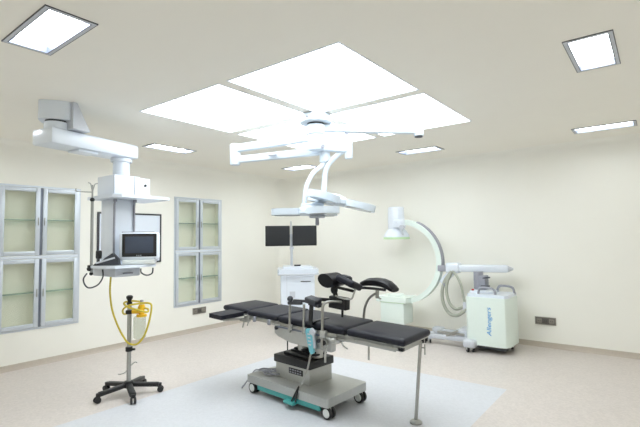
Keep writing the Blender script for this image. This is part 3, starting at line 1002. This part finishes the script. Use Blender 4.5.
# yellow hose from the pendant to the stand
D0 = 4.42
hp = [(110.8, 277), (110, 292), (112, 309), (117, 324), (123, 336), (129, 343.5), (137, 344), (144, 336), (149, 322), (151.5, 308), (150, 303.5), (143, 303)]
pts = [at(x, y, D0 + (0.03 if i < 4 else -0.03)) for i, (x, y) in enumerate(hp)]
pts += [at(136, 304, D0 - 0.05), at(129, 305.5, D0 - 0.06), at(123.5, 309, D0 - 0.03), at(123, 313, D0 + 0.03), at(126, 314, D0 + 0.10), at(134, 311, D0 + 0.1), at(142, 308, D0 + 0.06), at(148, 309, D0), at(147, 312, D0 - 0.05), at(138, 310, D0 - 0.08), at(128, 307, D0 - 0.07), at(124, 303, D0), at(131, 301, D0 + 0.07), at(140, 301.5, D0 + 0.08)]
b = MB(); b.tube(pts, 0.0095, n=10, smooth=6)
tag(b.build('suction_hose', 'hose'), 'yellow hose hanging from the pendant and looped around the suction stand', 'hose')

# ------------------------------------------------------------------ surgical light
LX, LY = -2.72, 3.46
T = thing('surgical_light', 'white twin-head surgical light on jointed arms under the ceiling centre', 'surgical light', (LX, LY, HC))
o0 = Vector((LX, LY, HC))
def sl(v): return tuple(Vector(v) - o0)
b = MB(); b.cyl((0, 0, -0.085), (0, 0, -0.004), 0.165, 0.165, n=40, bevel=0.008); cn = b.build('ceiling_canopy', 'lamp_white', T)
b = MB(); b.cyl((0.02, -0.15, -0.05), (0.022, -0.172, -0.05), 0.008, n=10); b.build('canopy_screw', 'grey', cn)
b = MB(); b.cyl((0, 0, -0.115), (0, 0, -0.08), 0.085, n=32); b.build('bearing_ring', 'black', T)
b = MB(); b.cyl((0, 0, -0.20), (0, 0, -0.10), 0.092, n=32, bevel=0.008); b.cyl((0.0, 0.0, -0.36), (0, 0, -0.18), 0.078, n=32, bevel=0.008); b.build('spindle', 'lamp_white', T)
aL = Vector((-3.76, 3.30, 2.575))
b = MB(); b.beam(sl((LX, LY, 2.580)), sl(aL), 0.075, 0.085, 0.016); a1 = b.build('left_arm', 'lamp_white', T)
b = MB(); b.cyl(sl(aL + Vector((0, 0, -0.19))), sl(aL + Vector((0, 0, 0.05))), 0.058, n=24, bevel=0.012); b.build('elbow_joint', 'lamp_white', T)
b = MB(); b.beam(sl(aL + Vector((0.0, 0.02, -0.125))), sl((-2.70, 3.60, 2.455)), 0.07, 0.08, 0.016); a2 = b.build('spring_arm', 'lamp_white', T)
b = MB(); b.box(sl((-3.25, 3.37, 2.455)), (0.09, 0.05, 0.03), 0.006, rot=(0, 0, R(14))); b.build('arm_badge', 'lightgrey', a2)
b = MB(); b.box(sl((-3.28, 3.345, 2.59)), (0.06, 0.04, 0.02), 0.004, rot=(0, 0, R(9))); b.build('arm_screw', 'lightgrey', a1)
b = MB(); b.cyl(sl((-2.70, 3.58, 2.33)), sl((-2.70, 3.58, 2.50)), 0.055, n=24, bevel=0.01); b.build('elbow_joint', 'lamp_white', T)
# right arm, free at its end
aR = Vector((-1.99, 4.31, 2.685))
b = MB(); b.cyl((0, 0, -0.175), (0, 0, -0.115), 0.097, n=32, bevel=0.006); b.beam(sl((LX, LY, 2.665)), sl(aR), 0.075, 0.075, 0.014); b.build('right_arm', 'lamp_white', T)
b = MB(); b.cyl(sl(aR + Vector((0, 0, -0.06))), sl(aR + Vector((0, 0, 0.045))), 0.052, n=24, bevel=0.008); ej = b.build('elbow_joint', 'lamp_white', T)
b = MB(); b.cyl(sl(aR + Vector((0, 0, -0.072))), sl(aR + Vector((0, 0, -0.058))), 0.042, n=24); b.build('end_cap', 'darkgrey', ej)
# lower bracket carrying the second lamp
b = MB()
b.beam(sl((-2.68, 3.52, 2.50)), sl((-2.49, 3.705, 2.48)), 0.07, 0.12, 0.02)
b.cyl(sl((-2.49, 3.71, 2.36)), sl((-2.49, 3.71, 2.61)), 0.04, n=20, bevel=0.008)
bk = b.build('lamp_bracket', 'lamp_white', T)
b = MB(); b.cyl(sl((-2.49, 3.69, 2.605)), sl((-2.49, 3.69, 2.625)), 0.026, n=14); b.cyl(sl((-2.62, 3.44, 2.46)), sl((-2.60, 3.42, 2.46)), 0.018, n=12); b.build('bracket_bolt', 'grey', bk)
b = MB(); b.tube([sl(p) for p in ((-2.70, 3.58, 2.36), (-2.71, 3.54, 2.29), (-2.755, 3.45, 2.21), (-2.80, 3.40, 2.08), (-2.815, 3.385, 1.95), (-2.815, 3.385, 1.85))], 0.022, n=14); b.build('lamp_tube', 'lamp_white', T)
b = MB(); b.tube([sl(p) for p in ((-2.47, 3.72, 2.52), (-2.53, 3.68, 2.45), (-2.63, 3.61, 2.35), (-2.685, 3.575, 2.25), (-2.70, 3.565, 2.10), (-2.715, 3.565, 1.95))], 0.027, n=14); b.build('lamp_tube', 'lamp_white', T)


def lamp_head(centre, ang0, tilt_axis, tilt, R0, th, nm):
    mtx = Matrix.Translation(sl(centre)) @ Matrix.Rotation(tilt, 4, tilt_axis)
    b = MB()
    b.lathe([(0, -th * 0.55), (0.15, -th * 0.55), (0.165, -th * 0.3), (0.16, th * 0.3), (0.10, th * 0.8), (0.05, th * 1.05), (0, th * 1.1)], n=32)
    bmesh.ops.transform(b.bm, matrix=mtx, verts=b.bm.verts)
    h = b.build(nm, 'lamp_white', T)
    for k in range(3):
        a = ang0 + k * 2 * PI / 3
        out = []
        L0, W0 = R0 - 0.08, 0.145
        for j in range(28):
            f = 2 * PI * j / 28
            cx_ = abs(math.cos(f)) ** 0.75 * (1 if math.cos(f) >= 0 else -1)
            sy_ = abs(math.sin(f)) ** 0.75 * (1 if math.sin(f) >= 0 else -1)
            out.append((0.08 + L0 / 2 + cx_ * L0 / 2, sy_ * W0 * (1.0 - 0.12 * cx_)))
        m2 = mtx @ Matrix.Rotation(a, 4, 'Z')
        b = MB(); b.prism(out, th, m2 @ Matrix.Translation((0, 0, -th * 0.5)), th * 0.33, 3)
        pt = b.build('lamp_petal', 'lamp_white', h)
        inn = [((x - 0.08 - L0 / 2) * 0.8 + 0.08 + L0 / 2, y * 0.8) for x, y in out]
        b = MB(); b.prism(inn, 0.006, m2 @ Matrix.Translation((0, 0, -th * 0.5 - 0.005)), 0.002); b.build('lamp_glass', 'lamp_glass', pt)
    return h


left_img = math.atan2(-RT.y, -RT.x)
h1 = lamp_head((-2.755, 3.415, 1.815), left_img, RT, 0.0, 0.40, 0.062, 'lamp_head')
h2 = lamp_head((-2.655, 3.68, 1.935), left_img + PI, FW, R(13), 0.43, 0.066, 'lamp_head')
b = MB(); b.beam(sl((-2.84, 3.36, 1.872)), sl((-2.66, 3.50, 1.872)), 0.12, 0.055, 0.014); b.beam(sl((-2.74, 3.44, 1.88)), sl((-2.70, 3.57, 1.94)), 0.07, 0.05, 0.012)
b.build('lamp_yoke', 'lamp_white', T)
b = MB()
b.lathe([(0, -0.072), (0.075, -0.072), (0.085, -0.06), (0.06, -0.03), (0, -0.03)], sl((-2.70, 3.44, 1.825)), n=28)
hb = b.build('handle_base', 'lightgrey', h1)
b = MB(); b.lathe([(0, -0.15), (0.016, -0.148), (0.02, -0.13), (0.017, -0.07), (0.022, -0.06), (0, -0.06)], sl((-2.70, 3.44, 1.825)), n=18); b.build('sterile_handle', 'grey', hb)

# ------------------------------------------------------------------ twin-monitor cart in the corner
T = thing('monitor_cart', 'white mobile cart with two black monitors on a post, in the back corner', 'monitor cart', (-4.80, 5.56, 0), YAW + R(6))
b = MB(); b.span((-0.28, -0.24, 0.12), (0.27, 0.24, 0.985), 0.02); body = b.build('cabinet', 'white', T)
b = MB()
b.prism([(-0.31, -0.28), (0.31, -0.28), (0.33, -0.25), (0.32, 0.24), (0.29, 0.27), (-0.29, 0.27), (-0.32, 0.24), (-0.33, -0.25)], 0.075, Matrix.Translation((0, 0, 0.985)), 0.025, 3)
b.box((0, 0.02, 1.07), (0.48, 0.44, 0.05), 0.018, seg=3)
top = b.build('top_tray', 'white', T)
b = MB(); b.tube([(-0.31, -0.24, 0.985), (-0.31, -0.30, 0.985), (-0.26, -0.33, 0.975), (0.26, -0.33, 0.975), (0.31, -0.30, 0.985), (0.31, -0.24, 0.985)], 0.014); b.build('push_handle', 'lightgrey', top)
b = MB(); b.span((0.04, -0.246, 0.850), (0.20, -0.238, 0.862)); b.build('disc_slot', 'darkgrey', body)
b = MB(); b.span((-0.185, -0.245, 0.14), (-0.18, -0.238, 0.96)); b.span((-0.18, -0.243, 0.93), (0.24, -0.238, 0.936)); b.build('panel_joint', 'lightgrey', body)
b = MB(); b.span((-0.14, -0.246, 0.60), (-0.05, -0.238, 0.70)); b.build('label_plate', 'lightgrey', body)
b = MB()
for x in (-0.21, 0.21):
    for y in (-0.19, 0.19):
        b2 = MB(); b2.cyl((x - 0.015, y, 0.05), (x + 0.015, y, 0.05), 0.05, n=18, bevel=0.005); b2.box((x, y, 0.095), (0.04, 0.05, 0.06), 0.006)
        b2.build('castor', 'rubber', T)
b.bm.free()
b = MB(); b.cyl((-0.09, 0.03, 1.06), (-0.09, 0.03, 1.62), 0.022, n=18); b.cyl((-0.09, 0.03, 1.06), (-0.09, 0.03, 1.09), 0.05, n=18)
b.box((-0.09, 0.025, 1.60), (0.34, 0.03, 0.05), 0.006); b.box((-0.09, 0.0, 1.39), (0.07, 0.05, 0.04), 0.006); b.cyl((-0.098, 0.02, 1.62), (-0.098, 0.02, 1.84), 0.010, n=8)
post = b.build('monitor_post', 'lightgrey', T)
for x in (-0.322, 0.125):
    b = MB(); b.box((x, -0.03, 1.595), (0.405, 0.045, 0.335), 0.008)
    m = b.build('monitor', 'black', T)
    b = MB(); b.box((x, -0.0535, 1.600), (0.375, 0.003, 0.295)); b.build('screen', 'matte_screen', m)
CM = Matrix.Translation((-4.80, 5.56, 0)) @ Matrix.Rotation(YAW + R(6), 4, 'Z')
b = MB(); b.box((0, 0, 0.012), (0.11, 0.06, 0.024), 0.008, seg=3)
o = b.build('hand_remote', 'black')
o.location = CM @ Vector((0.0, -0.07, 1.0955)); o.rotation_euler = (0, 0, YAW)
tag(o, 'small black gadget lying on top of the white monitor cart', 'remote')

# ------------------------------------------------------------------ mobile x-ray C-arm along the back wall
T = thing('x_ray_machine', 'white mobile C-shaped x-ray machine with wheeled cabinet by back wall', 'x-ray machine', (-1.885, 6.22, 0))
def xl(x, y, z): return (x + 1.85, y - 6.22, z)
b = MB()
b.prism([(-2.10, 5.99), (-2.07, 5.95), (-1.66, 5.95), (-1.59, 5.97), (-1.55, 6.04), (-1.54, 6.40), (-1.58, 6.47), (-2.10, 6.47)], 0.63, Matrix.Translation((1.85, -6.22, 0.10)), 0.018, 3)
body = b.build('cabinet', 'mint', T)
b = MB()
b.prism([(-2.08, 5.99), (-1.60, 5.99), (-1.56, 6.04), (-1.56, 6.44), (-2.08, 6.44)], 0.05, Matrix.Translation((1.85, -6.22, 0.722)), 0.02, 3)
b.span(xl(-2.09, 6.10, 0.76), xl(-1.78, 6.44, 0.80), 0.015)
b.build('control_top', 'white', T)
b = MB(); b.span(xl(-2.06, 6.0, 0.055), xl(-1.6, 6.44, 0.102)); b.build('skirt', 'darkgrey', T)
for x0, y0 in ((-1.94, 6.015), (-1.79, 6.36)):
    b = MB()
    b.tube([xl(x0, y0, 0.75), xl(x0 + 0.005, y0, 0.80), xl(x0 + 0.03, y0, 0.85), xl(x0 + 0.09, y0, 0.86), xl(x0 + 0.18, y0, 0.85), xl(x0 + 0.215, y0, 0.82), xl(x0 + 0.225, y0, 0.75)], 0.016, n=10)
    b.build('push_handle', 'grey', T)
b = MB(); b.cyl(xl(-2.05, 6.13, 0.80), xl(-2.05, 6.13, 0.82), 0.018, n=14); b.build('stop_button', 'red', T)
# blue writing, read upwards
cu = bpy.data.curves.new('lettering', 'FONT')
cu.body = 'Allengers'
cu.size = 0.125
cu.extrude = 0.0015
cu.shear = 0.12
cu.space_character = 0.98
cu.align_x = 'CENTER'
to = bpy.data.objects.new('lettering_source', cu)
col.objects.link(to)
bpy.context.view_layer.update()
me = bpy.data.meshes.new_from_object(to.evaluated_get(bpy.context.evaluated_depsgraph_get()))
bpy.data.objects.remove(to)
xs = [v.co.x for v in me.vertices]
k = 0.37 / (max(xs) - min(xs))
me.transform(Matrix.Diagonal((k, k * 0.8, 1, 1)))
me.materials.append(MT['blue'])
lo = bpy.data.objects.new('lettering', me)
col.objects.link(lo)
lo.parent = body
lo.rotation_euler = Euler((R(90), R(-90), 0), 'XYZ')
lo.location = xl(-1.765, 5.9485, 0.425)
lo['label'] = 'blue lettering reading upwards'
# castors
def castor(x, y, r, yaw=0.0):
    b = MB(); b.box(xl(x, y, 0.115), (0.16, 0.15, 0.10), 0.025, seg=3); c = b.build('castor_housing', 'lightgrey', T)
    ca, sa = math.cos(yaw), math.sin(yaw)
    for s in (-1, 1):
        px_, py_ = x + ca * s * 0.035, y + sa * s * 0.035
        b = MB(); b.cyl(xl(px_ - ca * 0.014, py_ - sa * 0.014, r), xl(px_ + ca * 0.014, py_ + sa * 0.014, r), r, n=20, bevel=0.006)
        b.build('wheel', 'rubber', c)
    b = MB(); b.cyl(xl(x - ca * 0.05, y - sa * 0.05, r), xl(x + ca * 0.05, y + sa * 0.05, r), r * 0.5, n=14); b.build('wheel_hub', 'offwhite', c)
castor(-2.04, 5.93, 0.052, R(35))
castor(-1.66, 6.40, 0.052)
castor(-2.06, 6.42, 0.052)
b = MB()
for y0 in (6.06, 6.40):
    b.beam(xl(-2.10, y0, 0.13), xl(-2.72, y0 + (0.04 if y0 < 6.2 else 0.10), 0.11), 0.08, 0.06, 0.012)
b.span(xl(-2.30, 6.06, 0.12), xl(-2.09, 6.42, 0.24), 0.02)
b.build('chassis_leg', 'lightgrey', T)
b = MB(); b.beam(xl(-2.16, 6.05, 0.19), xl(-2.58, 6.13, 0.17), 0.035, 0.035, 0.01); b.beam(xl(-2.24, 6.03, 0.24), xl(-2.42, 6.05, 0.15), 0.03, 0.03, 0.008); b.build('steering_rod', 'steel', T)
castor(-2.72, 6.10, 0.05, R(25))
castor(-2.72, 6.50, 0.05)
# lifting column and cross arm
b = MB(); b.span(xl(-2.17, 6.20, 0.22), xl(-2.00, 6.38, 0.62), 0.012); b.build('column_guard', 'offwhite', T)
b = MB(); b.cyl(xl(-2.02, 6.29, 0.62), xl(-2.02, 6.29, 1.05), 0.065, n=24); b.span(xl(-1.99, 6.21, 0.80), xl(-1.90, 6.36, 1.0), 0.01)
b.build('lift_column', 'grey', T)
b = MB(); b.cyl(xl(-1.92, 6.17, 0.97), xl(-1.82, 6.15, 0.985), 0.010, n=8); b.cyl(xl(-1.95, 6.17, 0.86), xl(-1.82, 6.14, 0.87), 0.009, n=8); b.build('brake_handle', 'darkgrey', T)
b = MB(); b.beam(xl(-2.44, 6.27, 1.088), xl(-1.66, 6.46, 1.088), 0.12, 0.105, 0.025); b.span(xl(-2.48, 6.22, 1.015), xl(-2.28, 6.38, 1.165), 0.03, 3)
b.build('cross_arm', 'white', T)
b = MB(); b.cyl(xl(-1.665, 6.459, 1.085), xl(-1.595, 6.476, 1.085), 0.045, 0.015, n=20); b.build('arm_end_knob', 'lightgrey', T)
# fork and bearing for the C
b = MB(); b.span(xl(-2.60, 6.23, 1.035), xl(-2.46, 6.37, 1.125), 0.012); b.build('arc_bearing', 'grey', T)
b = MB(); b.beam(xl(-2.40, 6.30, 1.03), xl(-2.56, 6.30, 0.86), 0.11, 0.09, 0.02); b.build('arc_bracket', 'white', T)
b = MB(); b.cyl(xl(-2.42, 6.20, 0.98), xl(-2.48, 6.16, 0.87), 0.016, n=12); b.cyl(xl(-2.48, 6.16, 0.87), xl(-2.47, 6.16, 0.83), 0.024, n=12); b.build('lever', 'grey', T)
# the C itself
cx, cz, rr = -3.20, 1.17, 0.625
angs = [R(-98 + 4 * k) for k in range(49)]
path = [Vector(xl(cx + rr * math.cos(a), 6.30, cz + rr * math.sin(a))) for a in angs]
ups = [Vector((math.cos(a), 0, math.sin(a))) for a in angs]
b = MB(); b.sweep(path, [(-0.055, -0.045), (0.055, -0.045), (0.055, 0.030), (-0.055, 0.030)], ups); arc = b.build('c_arc', 'mint', T)
b = MB(); b.sweep([p + u * 0.035 for p, u in zip(path[22:42], ups[22:42])], [(-0.048, -0.012), (0.048, -0.012), (0.040, 0.012), (-0.040, 0.012)], ups[22:42]); b.build('guide_rail', 'grey', arc)
# detector at the top
b = MB()
b.lathe([(0, 2.03), (0.115, 2.03), (0.128, 2.01), (0.132, 1.80), (0.13, 1.68), (0.15, 1.66), (0.20, 1.585), (0.205, 1.55), (0, 1.55)], xl(-3.30, 6.30, 0), n=36)
det = b.build('detector', 'white', T)
b = MB(); b.cyl(xl(-3.30, 6.30, 1.515), xl(-3.30, 6.30, 1.552), 0.207, n=36, bevel=0.004); b.build('detector_rim', 'greenish', det)
b = MB(); b.box(xl(-3.20, 6.22, 1.76), (0.16, 0.16, 0.14), 0.03, seg=3); b.cyl(xl(-3.22, 6.14, 1.78), xl(-3.22, 6.125, 1.78), 0.018, n=14); mb = b.build('detector_mount', 'white', T)
b = MB(); b.cyl(xl(-3.12, 6.15, 1.70), xl(-3.12, 6.125, 1.70), 0.04, n=18); b.tube([xl(-3.13, 6.16, 1.68), xl(-3.12, 6.15, 1.62), xl(-3.11, 6.15, 1.58)], 0.015); b.build('mount_knob', 'lightgrey', mb)
# x-ray source tank at the bottom
b = MB(); b.span(xl(-3.53, 6.14, 0.20), xl(-3.12, 6.46, 0.535), 0.015); tank = b.build('source_tank', 'mint', T)
b = MB(); b.prism([(-0.27, -0.18), (0.25, -0.18), (0.28, 0), (0.25, 0.18), (-0.27, 0.18)], 0.085, Matrix.Translation(xl(-3.32, 6.30, 0.535)), 0.02, 3)
b.cyl(xl(-3.33, 6.30, 0.61), xl(-3.33, 6.30, 0.65), 0.14, 0.12, n=28)
b.build('tank_lid', 'mint', tank)
b = MB(); b.span(xl(-3.535, 6.135, 0.525), xl(-3.115, 6.465, 0.54)); b.build('tank_trim', 'greenish', tank)
# looped leads under the arm
b = MB()
b.tube([xl(-2.39, 6.24, 1.04), xl(-2.46, 6.18, 0.92), xl(-2.50, 6.14, 0.75), xl(-2.47, 6.12, 0.57), xl(-2.38, 6.10, 0.455), xl(-2.27, 6.08, 0.44), xl(-2.17, 6.06, 0.50), xl(-2.12, 6.06, 0.55)], 0.024, n=12)
b.build('lead', 'beige_hose', T)
b = MB()
b.tube([xl(-2.38, 6.22, 1.04), xl(-2.42, 6.15, 0.90), xl(-2.42, 6.11, 0.75), xl(-2.37, 6.09, 0.60), xl(-2.28, 6.08, 0.53), xl(-2.19, 6.07, 0.56), xl(-2.14, 6.07, 0.60)], 0.022, n=12)
b.build('lead', 'beige_hose', T)
b = MB()
b.tube([xl(-2.36, 6.22, 1.04), xl(-2.28, 6.13, 1.0), xl(-2.20, 6.09, 0.87), xl(-2.17, 6.08, 0.72), xl(-2.14, 6.07, 0.60)], 0.018, n=12)
b.build('lead', 'beige_hose', T)
b = MB(); b.span(xl(-2.17, 6.04, 0.50), xl(-2.10, 6.10, 0.64), 0.015); b.build('lead_socket', 'lightgrey', T)

# ------------------------------------------------------------------ world and view
w = bpy.data.worlds.new('world')
scene.world = w
w.use_nodes = True
w.node_tree.nodes['Background'].inputs[0].default_value = (0.9, 0.92, 1, 1)
w.node_tree.nodes['Background'].inputs[1].default_value = 0.0
scene.view_settings.view_transform = 'Standard'
scene.view_settings.look = 'None'
scene.view_settings.gamma = 1
scene.view_settings.use_curve_mapping = False
scene.view_settings.exposure = 0.63
scene.cycles.use_denoising = True
scene.cycles.max_bounces = 14
scene.cycles.diffuse_bounces = 8
scene.cycles.glossy_bounces = 5
scene.cycles.transparent_max_bounces = 16
scene.cycles.sample_clamp_indirect = 6
